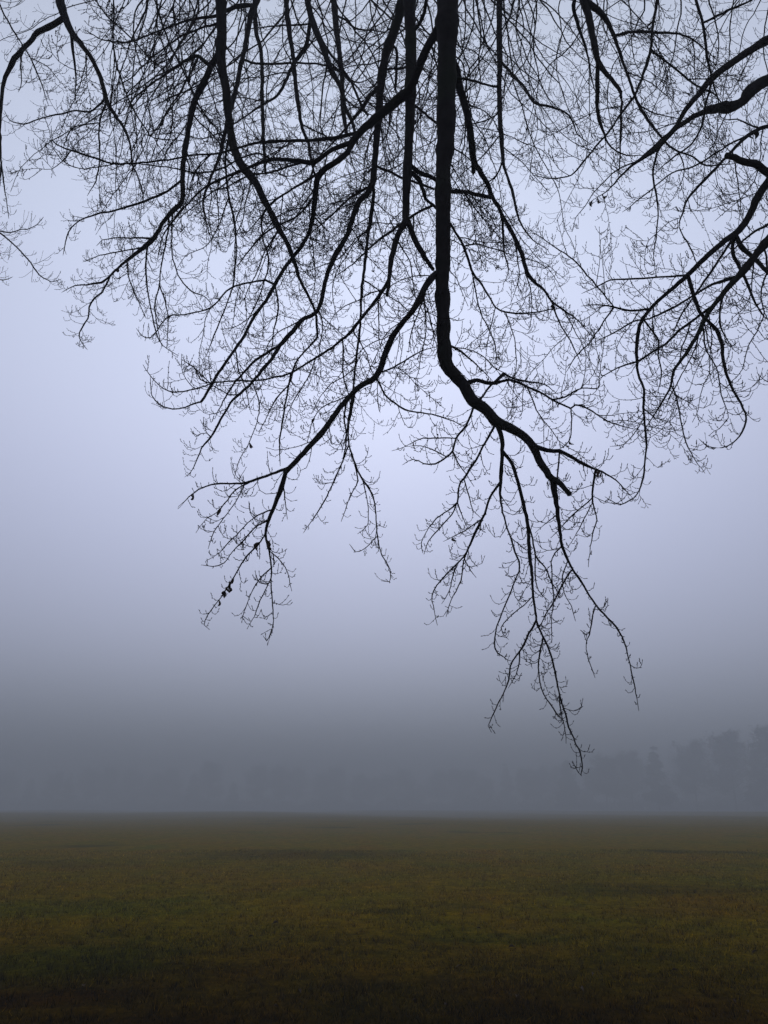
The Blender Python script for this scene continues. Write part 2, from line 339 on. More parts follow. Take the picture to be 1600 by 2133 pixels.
K1c|K1||.2|1042,440,7 1066,483,8 1086,527,8 1103,577,7 1133,603,6 1149,627,5 1176,647,4 1199,663,3 1233,700,2
K1d|K1c||-.2|1149,627,4 1159,657,4 1169,680,3 1189,710,3 1199,733,3 1213,760,2
K1e|K1c||.2|1090,535,4 1095,570,3 1105,600,3 1108,640,2 1104,680,2
K2|T|8.6|7.3|1041,-40,13 1041,0,13 1040,67,12 1041,127,11 1040,200,10 1043,267,10 1048,333,8 1053,360,6 1066,393,6 1076,437,5 1086,467,4 1110,500,3 1140,520,2
K2b|K2||-.2|1043,125,7 1066,153,6 1089,177,6 1113,213,6 1139,220,5 1176,233,4 1193,253,4 1203,280,3 1230,300,2
K2c|K2||.3|1047,335,5 1033,367,5 1005,385,4 980,400,3
K8|A||.6|925,450,7 940,470,6 966,513,6 983,563,6 1000,587,5 1016,613,5 1033,640,4 1053,650,4 1086,653,4 1119,650,3 1146,645,3 1176,640,2
K9|K8||.3|970,513,4 1000,510,4 1033,520,4 1066,530,4 1090,540,3
K10|K8||.2|983,563,3 1000,647,3 1016,680,3 1030,717,3 1036,757,2
L1|T|7.4|6.5|118,-40,20 125,0,18 133,27,15 147,63,13 173,97,10 197,133,9 213,173,9 223,213,8 240,240,7 257,263,6 273,307,4 275,340,4 287,367,3 297,400,3 300,440,2
L1s|L1||-.1|146,60,10 152,107,9 158,160,7 157,200,6 162,222,3
L2|L1||.2|136,40,13 110,53,13 80,67,11 60,90,10 37,113,10 20,143,9 7,173,8 2,227,7 0,267,5 2,350,4 -4,400,4 -12,450,4 -10,478,4
L2a|L2||.1|60,88,3 50,100,3 43,130,3 45,170,2 40,190,2
L3|L1||.2|220,205,6 203,223,5 187,233,5 160,230,4 127,237,4 83,247,3 50,258,3 20,250,2 10,232,2
L4|L1||-.2|210,219,5 205,257,4 207,300,4 207,333,3 200,377,3 183,405,2
L4b|L4||.2|204,255,3 167,260,3 147,270,3 137,293,2 132,310,2
L5|L1||.1|225,215,6 230,247,5 235,270,4
L6|T|6.6|6.3|-12,-40,3.5 0,10,3.5 20,50,3.5 43,87,3 63,120,3 80,157,3 90,183,2 100,217,2
L6b|L6||.2|63,118,3 97,137,2.5 117,160,2 140,187,2
L7|L2||.1|2,345,3 8,380,3 12,410,2 18,453,2
L8|L2||.1|-9,478,3 20,485,3 43,478,2 70,473,2 90,453,2
L9|L2||-.1|-9,476,4 20,500,3 43,523,3 63,547,3 83,573,3 107,587,2 127,582,2
L10|L2||.2|-8,478,3 -20,530,3 -12,575,3 8,583,2 25,577,2
L11|T|5.0|4.2|188,-40,3.5 200,0,3.5 213,20,3.5 233,43,3.5 277,83,3 310,120,3 345,150,3
L12|T|4.0|3.5|315,-40,4 323,0,4 350,83,4 383,150,3.5 413,217,3.5 447,263,3 480,300,3
L13|T|4.0|3.4|237,-40,4 237,0,3.5 237,100,3.5 253,167,3.5 277,227,3.5 300,263,3 320,287,3 380,293,3
R1|U|6.3|5.6|1208,-40,24 1216,0,22 1226,33,16 1236,83,13 1246,127,12 1266,157,9 1293,193,7 1294,233,5 1293,283,5 1291,333,4 1289,367,3
R1b|R1||.1|1246,130,9 1244,200,8 1246,240,7 1259,280,6 1273,307,5 1306,323,4 1343,323,3
R2|R1||-.2|1226,0,15 1256,30,11 1279,73,8 1293,117,7 1309,160,6 1323,200,6 1343,240,6 1379,287,5 1403,310,5 1443,327,4 1473,345,4 1533,340,3
R3|R1||.3|1205,-20,9 1193,10,8 1209,67,7 1223,110,6 1233,167,5 1243,200,4
R4|U|5.4|4.7|1375,-40,7 1369,0,7 1358,67,6 1356,103,6 1343,147,6 1323,197,5 1296,233,5 1266,277,5 1246,300,4 1213,340,4 1190,365,3 1150,372,3 1110,365,2
R4b|R4||.2|1357,105,6 1406,143,5 1449,177,5 1493,200,4 1520,240,3
R5|R2||.3|1281,78,6 1319,67,6 1359,67,6 1423,73,5 1466,100,4 1500,130,3
R6|U|5.9|5.3|1650,68,18 1600,83,17 1566,103,15 1526,130,14 1486,160,12 1459,193,11 1429,227,10 1409,263,9 1386,290,10 1359,317,9 1319,343,7 1293,367,5 1266,397,4 1236,417,4
R7|U|6.5|6.0|1650,150,22 1600,167,22 1575,180,26 1560,192,24 1550,208,17 1528,222,20 1510,224,26 1500,224,20 1466,233,12 1433,250,10 1393,280,9 1350,318,7 1310,350,5
R8|U|5.2|4.9|1440,-40,7 1449,0,6 1464,47,6 1473,117,6 1486,173,6 1496,207,5 1500,245,3
R9|R8||-.3|1465,48,5 1506,27,5 1566,0,5 1620,-30,4
R10|U|5.3|5.1|1640,385,20 1600,360,18 1576,343,16 1549,337,14 1530,328,12 1513,323,11
R11|R10||-.1|1612,365,16 1600,380,15 1579,410,13 1559,453,13 1540,480,14 1509,502,13 1466,540,11 1433,573,10 1413,590,9 1379,620,8 1349,650,7 1339,663,7 1329,690,7 1326,740,7 1329,777,6 1341,810,6 1341,860,5 1346,917,5 1345,950,4 1340,993,4 1326,1030,3 1293,1050,3 1263,1037,2
R11b|R11||.3|1431,575,5 1366,578,4 1306,582,4 1273,583,3 1243,597,3 1215,610,2
R11c|R11||.2|1353,647,6 1313,647,5 1279,640,5 1246,635,4 1213,637,3
R11d|R11c||-.3|1279,641,4 1249,603,4 1223,573,4 1193,540,4 1149,510,3 1106,480,2
R11e|R11c||.2|1279,643,4 1253,677,3 1229,713,3 1199,743,3 1180,775,2
R11f|R11||-.1|1430,577,8 1443,610,8 1456,647,8 1476,670,7 1493,687,8 1503,717,8 1509,763,7 1523,803,6 1543,840,5 1554,870,4 1546,900,4 1526,923,3 1503,933,3 1476,930,3 1458,917,2
R11g|R11||.3|1340,663,5 1359,690,4 1372,710,4 1371,740,3 1378,780,3 1370,820,2
R12|U|4.9|4.4|1640,460,18 1600,500,16 1573,533,14 1546,567,13 1516,600,11 1489,633,9 1469,663,9 1459,687,8 1429,737,7 1403,773,6 1398,803,5 1376,843,4 1353,880,4 1335,905,3
R12b|R12||-.2|1398,803,4 1409,827,4 1419,880,3 1429,923,3 1449,960,2 1466,982,2
R12c|R12||.2|1489,630,7 1449,663,6 1413,690,6 1386,717,5 1359,733,5 1333,750,5 1296,763,4 1266,777,3 1246,790,2
R12d|R12||.4|1535,575,7 1513,583,7 1483,593,6 1449,613,5 1399,643,5 1353,663,4 1319,670,4 1279,693,3 1240,712,2
R12e|R12||-.3|1466,680,4 1469,723,4 1479,743,3 1496,777,3 1503,823,3 1516,860,2 1512,880,2 1480,905,1.5
R12f|R12||.3|1462,685,4 1446,733,4 1426,770,3 1410,800,3 1385,850,2
R13|R11||.2|1530,490,8 1526,527,8 1546,567,7 1563,607,6 1579,640,5 1600,667,5 1625,690,4
R14|R11||-.3|1536,486,9 1545,512,10 1566,533,9 1600,567,8 1640,600,7
R15|R11||.3|1530,492,6 1499,540,5 1473,577,5 1439,627,4 1413,667,4 1398,710,3
R16|U|5.0|4.8|1650,440,7 1600,467,7 1566,487,6 1533,515,6 1500,545,4
R17|R12||.2|1513,602,5 1503,623,4 1499,670,4 1510,700,3 1530,730,2
R18|U|5.6|5.0|1650,240,9 1600,263,8 1583,268,8 1549,290,7 1516,323,6 1473,370,6 1433,413,5 1423,443,4 1415,475,3 1440,520,3 1455,560,2
R19|R6||.2|1379,300,5 1363,340,5 1361,373,4 1368,410,4 1371,443,3 1366,500,3 1360,540,2
R20|R18||-.2|1584,270,6 1559,260,6 1536,248,5 1510,250,4 1496,233,4
R21|R6||.4|1486,160,6 1470,215,5 1463,260,5 1440,300,4 1400,330,4 1360,365,3
R22|R18||.3|1560,283,5 1520,300,4 1450,345,4 1400,360,3 1350,400,3 1300,440,2
R23|R12||-.3|1590,512,4 1598,560,4 1585,610,3 1590,660,3 1560,720,3 1545,770,2 1520,800,2
R24|R11||.2|1343,870,3 1320,905,3 1300,925,2 1275,930,2
R25|R11||-.3|1343,850,3 1365,870,3 1395,880,2 1410,905,2
R26|R12||.3|1602,497,4 1635,700,4 1625,790,3 1598,795,2 1580,780,2
'''
BR = {}
def parse():
    for ln in TR.strip().split('\n'):
        i, par, d0, s, pts = ln.split('|')
        P = np.array([[float(q) for q in p.split(',')] for p in pts.split()])
        BR[i] = [par, d0, float(s), P]
parse()

TRUNK1 = np.array([-1.6, -5.2, 0.0]); TRUNK2 = np.array([9.2, 6.8, 0.0])
built = {}        # id -> dict(P, r, px, tree)
def finish(i, tree, XY, d, wpx, step_px=11, wob=1.0, ext=None):
    """pixel path + depth -> world path with radii"""
    P = unproj(XY[:, 0], XY[:, 1], d)
    r = wpx * np.where(wpx < 7, 0.92, 1.0) * d / F / 2
    n = len(P)
    if n > 3:
        j = rng.normal(0, 1, (n, 3)) * (0.0014 * wob * np.minimum(d / 5, 1.6))[:, None]
        j[0] = 0; P = P + j
        nz_ = np.convolve(rng.normal(0, 1, n + 8), np.ones(5) / 5, 'same')[4:-4]; r = r * (1 + 0.10 * nz_)
    if ext is not None:                         # carry the limb on, out of the picture, to its trunk
        tr, h = ext
        p0 = P[0]; t0 = P[0] - P[2]; t0 /= np.linalg.norm(t0)
        D = np.linalg.norm(tr[:2] - p0[:2])
        end = np.array([tr[0], tr[1], h]); q = p0 - end; q[2] = 0; q /= np.linalg.norm(q)
        c1 = p0 + t0 * min(2.2, D * 0.3); c2 = end + q * D * 0.45 + np.array([0, 0, 1.6])
        t = np.linspace(1, 0, 26)[:-1][:, None]
        E = p0 * (1 - t) ** 3 + 3 * c1 * t * (1 - t) ** 2 + 3 * c2 * t ** 2 * (1 - t) + end * t ** 3
        re = r[0] * (1 + t[:, 0] * (2.2 if r[0] > 0.02 else 4.5))
        P = np.concatenate([E, P]); r = np.concatenate([re, r]); off = len(E)
    else: off = 0
    built[i] = dict(P=P, r=r, off=off, tree=tree)
    return built[i]
for i, (par, d0, s, P) in BR.items():
    Q = smooth_path(P, 11)
    Q[:, 2] = np.clip(Q[:, 2], 1.4, None)
    seg = np.r_[0, np.cumsum(np.hypot(np.diff(Q[:, 0]), np.diff(Q[:, 1])))]
    if P[-1, 2] < 4.5:                          # branches end in a fine tip
        Q[:, 2] = np.minimum(Q[:, 2], 1.3 + (seg[-1] - seg) * 0.04)
    if par in 'TU':
        d = float(d0) + (s - float(d0)) * seg / seg[-1]
        tree = 1 if par == 'T' else 2
        h = {1: 8.2 + R.uniform(-1.5, 3.0), 2: 6.0 + R.uniform(-1.2, 2.5)}[tree]
        finish(i, tree, Q[:, :2], d, Q[:, 2], ext=(TRUNK1 if tree == 1 else TRUNK2, h))
    else:
        b_ = built[par]; bp = b_['P'][b_['off']:]
        x, y, dd = proj(bp)
        k = int(np.argmin((x - Q[0, 0]) ** 2 + (y - Q[0, 1]) ** 2))
        dx, dy = x[k] - Q[0, 0], y[k] - Q[0, 1]
        fall = np.exp(-seg / 22.0)              # start on the parent's axis
        Q[:, 0] += dx * fall; Q[:, 1] += dy * fall
        ph = R.uniform(0, 6.28)
        d = dd[k] * (1 + s * seg / F + 0.018 * np.sin(seg / 75 + ph) * np.clip(seg / 120, 0, 1) )
        finish(i, b_['tree'], Q[:, :2], d, Q[:, 2])

# ------------------------------------------------------------------ more hanging branches between the traced ones
def wander(x, y, ang, ln, w0, w1, bend=0.0, wig=0.1):
    """pixel path: angle 90 = straight down"""
    pts = [(x, y, w0)]; n = max(4, int(ln / 26)); a = math.radians(ang)
    for k in range(n):
        a += math.radians(bend) / n + R.gauss(0, wig)
        a = 0.94 * a + 0.06 * math.radians(90)
        x += math.cos(a) * ln / n; y += math.sin(a) * ln / n
        pts.append((x, y, w0 + (w1 - w0) * (k + 1) / n))
    return np.array(pts)
# cross limbs above the frame, carrying the far curtain
for nm, x0, x1, dep, tree in (('far_a', 60, 1230, 8.6, 1), ('far_b', 160, 1150, 10.2, 1), ('far_c', 1120, 1700, 8.2, 2)):
    X = np.linspace(x0, x1, 30); Y = -110 + 25 * np.sin(X / 120)
    finish(nm, tree, np.stack([X, Y], 1), np.full(30, dep) + 0.3 * np.sin(X / 90), np.linspace(14, 9, 30), ext=None if tree == 1 else None)
def add_child(i, par, P, s, kmin=0):
    b_ = built[par]; bp = b_['P'][b_['off']:]
    x, y, dd = proj(bp)
    k = int(np.argmin((x - P[0, 0]) ** 2 + (y - P[0, 1]) ** 2))
    P = P.copy(); P[:, 0] += x[k] - P[0, 0]; P[:, 1] += y[k] - P[0, 1]
    w_here = b_['r'][b_['off'] + k] * 2 * F / dd[k]
    P[:, 2] *= min(1.0, 0.75 * w_here / P[0, 2])
    Q = smooth_path(P, 14); Q[:, 2] = np.clip(Q[:, 2], 1.1, None)
    seg = np.r_[0, np.cumsum(np.hypot(np.diff(Q[:, 0]), np.diff(Q[:, 1])))]
    finish(i, b_['tree'], Q[:, :2], dd[k] * (1 + s * seg / F), Q[:, 2])
def lim(x):            # how far down the curtain hangs in the photograph
    return np.interp(x, [0, 100, 180, 300, 450, 620, 800, 950, 1120, 1200, 1330, 1450, 1600], [60, 110, 250, 470, 640, 700, 660, 620, 500, 300, 470, 520, 520])
n_far = 0
for k in range(108):
    x = R.uniform(330, 1130) if k < 86 else R.uniform(1150, 1640)
    par = ('far_a' if k % 2 else 'far_b') if k < 86 else 'far_c'
    top = -100; ln = (lim(x) - top) * R.uniform(0.5, 1.0)
    a = 90 + (660 - x) * 0.04 + R.gauss(0, 12) if k < 86 else 90 + R.gauss(12, 18)
    add_child(f'hang{k}', par, wander(x, top, a, ln, R.uniform(2.8, 4.8), 1.1, R.gauss(0, 34), 0.19), R.uniform(-.25, .25)); n_far += 1
infill_src = {'H': 12, 'G': 19, 'D': 17, 'B': 13, 'A': 8, 'C': 5, 'D2': 6, 'H1': 8, 'G1': 9, 'G3': 8, 'B1': 5, 'K1': 5, 'K1c': 4, 'K8': 3, 'K2': 4, 'J2': 4, 'J3': 4, 'J5': 3,
              'I': 3, 'G8': 2, 'G11': 2, 'B5': 2, 'B3': 3, 'H16': 2, 'L1': 1, 'R1': 2, 'R2': 3, 'R4': 2, 'R6': 3, 'R7': 2, 'R18': 3, 'R11': 2, 'R12': 1, 'R11f': 1, 'R5': 2, 'R4b': 2,
              'R12c': 3, 'R11c': 2, 'A8': 3, 'G5': 2, 'H11': 2, 'L12': 1, 'L13': 1}
for nm, cnt in infill_src.items():
    b_ = built[nm]; x, y, dd = proj(b_['P'][b_['off']:])
    tries = 0; done = 0
    while done < cnt and tries < 60:
        tries += 1
        k = R.randrange(2, len(x) - 2)
        if y[k] < -20 or y[k] > (900 if nm == 'A8' else 700 if R.random() < .3 else 500): continue
        a0 = math.degrees(math.atan2(y[k + 1] - y[k - 1], x[k + 1] - x[k - 1]))
        a = a0 + R.choice((-1, 1)) * R.uniform(28, 60)
        if math.sin(math.radians(a)) < -0.15: continue
        wl = R.uniform(110, 260)
        add_child(f'fill_{nm}{done}', nm, wander(x[k], y[k], a, wl, R.uniform(2.6, 3.9), 1.2, R.gauss(0, 30), 0.21), R.uniform(-.5, .5))
        done += 1

# ------------------------------------------------------------------ twigs
Z = np.array([0, 0, 1.0])
def unit(v): return v / (np.linalg.norm(v) + 1e-9)
def grow(p, d, ln, n, curl, droop, noise=0.10):
    """path that leaves along d, sags a little and turns up again towards its tip"""
    P = [p]; st = ln / n
    nz = rng.normal(0, noise, (n, 3))
    for k in range(n):
        t = (k + 1) / n
        d = unit(d + Z * (curl * t * t * 1.6 - droop * (1 - t)) / n * 3 + nz[k])
        P.append(P[-1] + d * st)
    return np.array(P)
def shoot(mb, p, d, ln, r, lod):
    """last-order shoot with alternate buds"""
    n = 5 if ln > 0.05 else 3
    P = grow(p, d, ln, n, R.uniform(0.1, 1.5), 0.1, 0.10)
    tube(mb, P, np.linspace(r * 1.18, r * 0.9, n + 1), 3)
    T = unit(P[-1] - P[-2])
    bl = R.uniform(0.010, 0.016) if lod == 0 else 0.014
    br = 0.0025
    bud(mb, P[-1], T, bl, br)
    if lod < 2:
        s = 1 if R.random() < .5 else -1
        Nn = unit(np.cross(T, Z + rng.normal(0, .3, 3)))
        for q in range(1, n):
            if R.random() < 0.25: continue
            s = -s; Tq = unit(P[q + 1] - P[q - 1])
            bud(mb, P[q], unit(Tq * 0.75 + Nn * s * 0.6), bl * 0.8, br * 0.85)
def spray(p, d, Np, ln, r, lod, sparse=0.0):
    """a side twig with its own alternate shoots; returns an MB"""
    mb = MB()
    n = max(5, int(ln / 0.040))
    P = grow(p, d, ln, n, R.uniform(0.5, 2.2), R.uniform(0.0, 0.45), 0.08)
    rr = np.linspace(r, max(0.0014, r * 0.55), n + 1)
    tube(mb, P, rr, 4 if lod == 0 else 3)
    T = unit(P[-1] - P[-2]); bud(mb, P[-1], T, 0.016, 0.0023)
    s = 1
    step = 1 if lod < 2 else 1
    for q in range(1, n, step):
        if R.random() < (0.14 if lod < 2 else 0.3): continue
        s = -s; Tq = unit(P[q + 1] - P[q - 1]) if q < n else T
        side = unit(np.cross(Tq, Np)) * s
        a = math.radians(R.uniform(32, 62))
        dd_ = unit(Tq * math.cos(a) + side * math.sin(a) + rng.normal(0, .16, 3))
        l2 = min(0.16, ln * (1 - q / n) * 0.6 + 0.02) * R.uniform(0.4, 1.4)
        if R.random() < sparse:
            bud(mb, P[q], unit(Tq * .8 + side * .6), 0.014, 0.0021); continue
        if l2 > 0.085 and lod < 2:               # one more order
            P2 = grow(P[q], dd_, l2, 6, R.uniform(0.2, 1.3), 0.3, 0.09)
            tube(mb, P2, np.linspace(0.0020, 0.0015, 7), 3)
            bud(mb, P2[-1], unit(P2[-1] - P2[-2]), 0.015, 0.0021)
            s2 = s
            for q2 in (1, 2, 3, 4, 5):
                s2 = -s2
                T2 = unit(P2[q2 + 1] - P2[q2 - 1]); sd2 = unit(np.cross(T2, Np)) * s2
                if R.random() < 0.45: shoot(mb, P2[q2], unit(T2 * .75 + sd2 * .7), R.uniform(0.02, 0.05), 0.0013, 1)
                else: bud(mb, P2[q2], unit(T2 * .75 + sd2 * .6), 0.013, 0.0020)
        else:
            shoot(mb, P[q], dd_, max(0.015, l2), 0.0015, lod)
    return mb, ln
parts = {1: [], 2: []}
sprays = {1: [], 2: []}
for i, b_ in built.items():
    P, r, off, tree = b_['P'], b_['r'], b_['off'], b_['tree']
    x, y, dd = proj(P)
    far = i.startswith('hang'); fill = i.startswith('fill'); crossl = i.startswith('far')
    mb = MB()
    k = 12 if r.max() > 0.05 else 8 if r.max() > 0.015 else 6 if r.max() > 0.006 else 4
    k = {12: 14, 8: 8, 6: 6, 4: 4}[k]
    if r.max() > 0.014 and off + 6 < len(P):        # swollen joints and old scars
        r = r.copy()
        for _ in range(int((len(P) - off) / 7)):
            c_ = R.randrange(off + 2, len(P)); r *= 1 + R.uniform(.06, .20) * np.exp(-((np.arange(len(P)) - c_) / R.uniform(.6, 1.4)) ** 2)
    ecc = 1 + 0.018 * rng.normal(0, 1, (len(P), k)) if k >= 8 else None
    tube(mb, P, r, k, ecc)
    # knots where small shoots broke off
    seg = np.r_[0, np.cumsum(np.linalg.norm(np.diff(P, axis=0), axis=1))]
    Np = unit(FWD + rng.normal(0, 0.45, 3))
    lod = 0 if (dd[off:].mean() < 5.6) else 1 if dd[off:].mean() < 7.4 else 2
    if not crossl:
        pos = seg[off] + 0.03; s = R.choice((-1, 1)); total = seg[-1]
        while pos < total:
            q = int(np.clip(np.searchsorted(seg, pos), 1, len(P) - 2))
            wr = r[q]
            thick = wr > 0.011
            gap = R.choice((0.03, 0.05, 0.06, 0.075, 0.11)) * R.uniform(.8, 1.2) * (1.9 if wr > 0.02 else 1.25 if thick else 1.0)
            if far: gap *= 1.9
            if fill: gap *= 1.1
            f = (pos - seg[q - 1]) / max(1e-6, seg[q] - seg[q - 1]); f = min(max(f, 0), 1)
            p = P[q - 1] * (1 - f) + P[q] * f
            if -60 < y[q] < 2000 and -60 < x[q] < 1660:
                s = -s
                T = unit(P[q + 1] - P[q - 1])
                side = unit(np.cross(T, Np)) * s
                a = math.radians(R.uniform(35, 68))
                d0_ = unit(T * math.cos(a) + side * math.sin(a) + rng.normal(0, .22, 3))
                left = total - pos
                ln = min(R.uniform(0.10, 0.34), 0.07 + left * 0.5)
                if y[q] > 850: ln *= 0.8 - 0.3 * min(1, (y[q] - 850) / 350)
                if R.random() < 0.3: ln *= 0.45
                if R.random() < 0.12 and left > 0.5: ln *= 1.5
                if ln < 0.075:
                    shoot(mb, p, d0_, ln, 0.0013, lod)
                else:
                    m_, l_ = spray(p, d0_, unit(Np + rng.normal(0, .25, 3)), ln, min(0.0027, 0.0015 + ln * 0.0045), lod, 0.55 if y[q] > 880 else 0.45 if y[q] > 620 else 0.25)
                    vis = 1.0 if (y[q] > 0 and 0 < x[q] < 1600) else 0.01
                    sprays[tree].append((l_ / dd[q] * vis, i, m_))
            pos += gap
        bud(mb, P[-1], unit(P[-1] - P[-2]), 0.015, 0.002)
        # short spurs and single buds straight on the thin branches
        pos = seg[off] + 0.02; s = 1
        while pos < total and not far:
            q = int(np.clip(np.searchsorted(seg, pos), 1, len(P) - 2)); s = -s
            if r[q] < 0.0085 and -30 < y[q] < 2000 and -30 < x[q] < 1630:
                T = unit(P[q + 1] - P[q - 1]); side = unit(np.cross(T, Np)) * s
                f = min(max((pos - seg[q - 1]) / max(1e-6, seg[q] - seg[q - 1]), 0), 1); p = P[q - 1] * (1 - f) + P[q] * f
                d_ = unit(T * R.uniform(.3, .8) + side * .7 + rng.normal(0, .25, 3))
                if R.random() < 0.5: shoot(mb, p, d_, R.choice((.015, .03, .05, .09)) * R.uniform(.7, 1.3), 0.0014, 1)
                else: bud(mb, p, d_, 0.015 + r[q] * .5, 0.0024)
            pos += R.uniform(0.022, 0.06)
    b_['mb'] = mb

# ------------------------------------------------------------------ ground
def gz(x, y):
    far = np.clip((np.hypot(x, y) - 60) / 120, 0, 1)
    return far * (0.35 * np.sin(x * 0.031 + 0.5) * np.sin(y * 0.017 + 1) + 0.18 * np.sin(x * 0.083 + y * 0.02)) + 0.05 * np.sin(x * 0.11 + 1) * np.sin(y * 0.09) + 0.02 * np.sin(x * 0.45 + y * 0.3) + 0.012 * np.sin(x * 1.3 - y * 0.9)
m, t, b = mat('winter_grass'); M_GROUND = m
n = t.nodes.new; l = t.links.new
geo = n('ShaderNodeNewGeometry')
def patches(col_socket):
    # mossy and damp hollows of the field
    nn_ = noise(0.9, 4, 0.6)
    for cx, cy, rx, ry, c_, amt in ((-3.0, 31, 4.6, 4.2, (0.045, 0.034, 0.002), .5), (5.4, 17.3, 2.7, 1.5, (0.040, 0.038, 0.002), .5), (0.1, 14.2, 0.7, 0.6, (0.035, 0.035, 0.001), .5),
                                    (-3.6, 9.6, 1.5, 1.2, (0.075, 0.100, 0.001), .6), (-5.5, 14.5, 3.0, 1.6, (0.080, 0.090, 0.001), .6), (1.6, 11.4, 1.3, .5, (0.03, 0.05, 0.001), .5),
                                    (-3.3, 7.9, 1.2, .5, (0.07, 0.022, 0.003), .6), (4.2, 14.0, 1.8, .9, (0.14, 0.080, 0.002), .5)):
        mp = n('ShaderNodeMapping'); mp.vector_type = 'TEXTURE'; mp.inputs['Location'].default_value = (cx, cy, 0); mp.inputs['Scale'].default_value = (rx, ry, 100); l(geo.outputs['Position'], mp.inputs[0])
        le = n('ShaderNodeVectorMath'); le.operation = 'LENGTH'; l(mp.outputs[0], le.inputs[0])
        ad = n('ShaderNodeMath'); ad.operation = 'MULTIPLY_ADD'; l(nn_.outputs['Fac'], ad.inputs[0]); ad.inputs[1].default_value = 1.6; l(le.outputs['Value'], ad.inputs[2])
        mr = n('ShaderNodeMapRange'); mr.interpolation_type = 'SMOOTHSTEP'; l(ad.outputs[0], mr.inputs[0])
        mr.inputs[1].default_value = 1.15; mr.inputs[2].default_value = 2.0; mr.inputs[3].default_value = amt; mr.inputs[4].default_value = 0.0
        cc = n('ShaderNodeRGB'); cc.outputs[0].default_value = (*c_, 1)
        col_socket = mixc(mr.outputs[0], col_socket, cc.outputs[0])
    return col_socket
def shade_and_litter(col_socket):
    # crown shade painted into the turf colour around the beech, plus rotting leaves; ragged edge
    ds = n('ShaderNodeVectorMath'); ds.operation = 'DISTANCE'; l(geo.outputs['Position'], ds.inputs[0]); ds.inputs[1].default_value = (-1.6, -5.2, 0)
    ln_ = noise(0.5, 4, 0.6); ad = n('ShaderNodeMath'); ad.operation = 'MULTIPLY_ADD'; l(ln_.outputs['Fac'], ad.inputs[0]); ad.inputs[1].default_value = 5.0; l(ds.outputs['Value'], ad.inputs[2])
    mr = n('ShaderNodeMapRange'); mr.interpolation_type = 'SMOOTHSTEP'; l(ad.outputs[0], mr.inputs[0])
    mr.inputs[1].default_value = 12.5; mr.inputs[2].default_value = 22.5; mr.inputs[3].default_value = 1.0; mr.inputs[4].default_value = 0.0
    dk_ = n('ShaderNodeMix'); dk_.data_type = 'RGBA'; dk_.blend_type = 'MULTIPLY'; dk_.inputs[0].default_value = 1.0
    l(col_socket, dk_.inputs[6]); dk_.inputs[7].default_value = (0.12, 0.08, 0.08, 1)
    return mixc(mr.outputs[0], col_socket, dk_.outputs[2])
def noise(scale, det=5, rough=0.55, stretch=None):
    q = n('ShaderNodeTexNoise'); q.inputs['Scale'].default_value = scale; q.inputs['Detail'].default_value = det; q.inputs['Roughness'].default_value = rough
    if stretch:
        mp = n('ShaderNodeMapping'); mp.inputs['Scale'].default_value = stretch; l(geo.outputs['Position'], mp.inputs[0]); l(mp.outputs[0], q.inputs['Vector'])
    else: l(geo.outputs['Position'], q.inputs['Vector'])
    return q
def rampn(src, stops):
    q = n('ShaderNodeValToRGB'); l(src, q.inputs[0]); el = q.color_ramp.elements
    while len(el) < len(stops): el.new(0.5)
    for kk, (p, c) in enumerate(stops): el[kk].position = p; el[kk].color = (*c, 1)
    return q
def mixc(f, a_, b2, mode='MIX'):
    q = n('ShaderNodeMix'); q.data_type = 'RGBA'; q.blend_type = mode
    if isinstance(f, float): q.inputs[0].default_value = f
    else: l(f, q.inputs[0])
    l(a_, q.inputs[6]); l(b2, q.inputs[7]); return q.outputs[2]
big = noise(0.42, 5, 0.62, (1, 0.55, 1))
col = rampn(big.outputs['Fac'], [(0.30, (0.150, 0.084, 0.001)), (0.44, (0.154, 0.102, 0.001)), (0.55, (0.138, 0.102, 0.001)), (0.70, (0.098, 0.094, 0.001))])
fine = noise(15, 9, 0.78, (1, 0.6, 1))
fcol = rampn(fine.outputs['Fac'], [(0.30, (0.3, 0.3, 0.3)), (0.5, (0.9, 0.9, 0.9)), (0.70, (1.7, 1.6, 1.4))])
c1 = mixc(1.0, patches(col.outputs[0]), fcol.outputs[0], 'MULTIPLY')
mid = noise(2.3, 5, 0.65)
mcol = rampn(mid.outputs['Fac'], [(0.36, (0.62, 0.62, 0.62)), (0.5, (0.97, 0.97, 0.97)), (0.64, (1.3, 1.22, 1.1))])
c2 = mixc(1.0, c1, mcol.outputs[0], 'MULTIPLY')
damp = noise(0.12, 3, 0.5, (1, 0.8, 1))
dm = n('ShaderNodeMapRange'); dm.inputs[1].default_value = 0.60; dm.inputs[2].default_value = 0.70; l(damp.outputs['Fac'], dm.inputs[0])
dk = n('ShaderNodeRGB'); dk.outputs[0].default_value = (0.045, 0.040, 0.002, 1)
c3 = mixc(dm.outputs[0], c2, dk.outputs[0])
l(shade_and_litter(c3), b.inputs['Base Color']); b.inputs['Roughness'].default_value = 0.95; b.inputs['Specular IOR Level'].default_value = 0.0
bm = n('ShaderNodeBump'); bm.inputs['Strength'].default_value = 1.0; bm.inputs['Distance'].default_value = 0.03
l(fine.outputs['Fac'], bm.inputs['Height']); l(bm.outputs[0], b.inputs['Normal'])
xs = np.concatenate([-np.geomspace(700, 30, 60), np.linspace(-28, 28, 90), np.geomspace(30, 700, 60)])
ys = np.concatenate([np.linspace(-700, -20, 14), np.linspace(-18, 60, 150), np.geomspace(62, 700, 60)])
X, Y = np.meshgrid(xs, ys); ZZ = gz(X, Y)
q = np.arange(len(ys) - 1)[:, None] * len(xs) + np.arange(len(xs) - 1)[None]
q = np.stack([q, q + 1, q + 1 + len(xs), q + len(xs)], -1).reshape(-1, 4)
g = MB(); g.add(np.stack([X, Y, ZZ], -1).reshape(-1, 3), None, q)
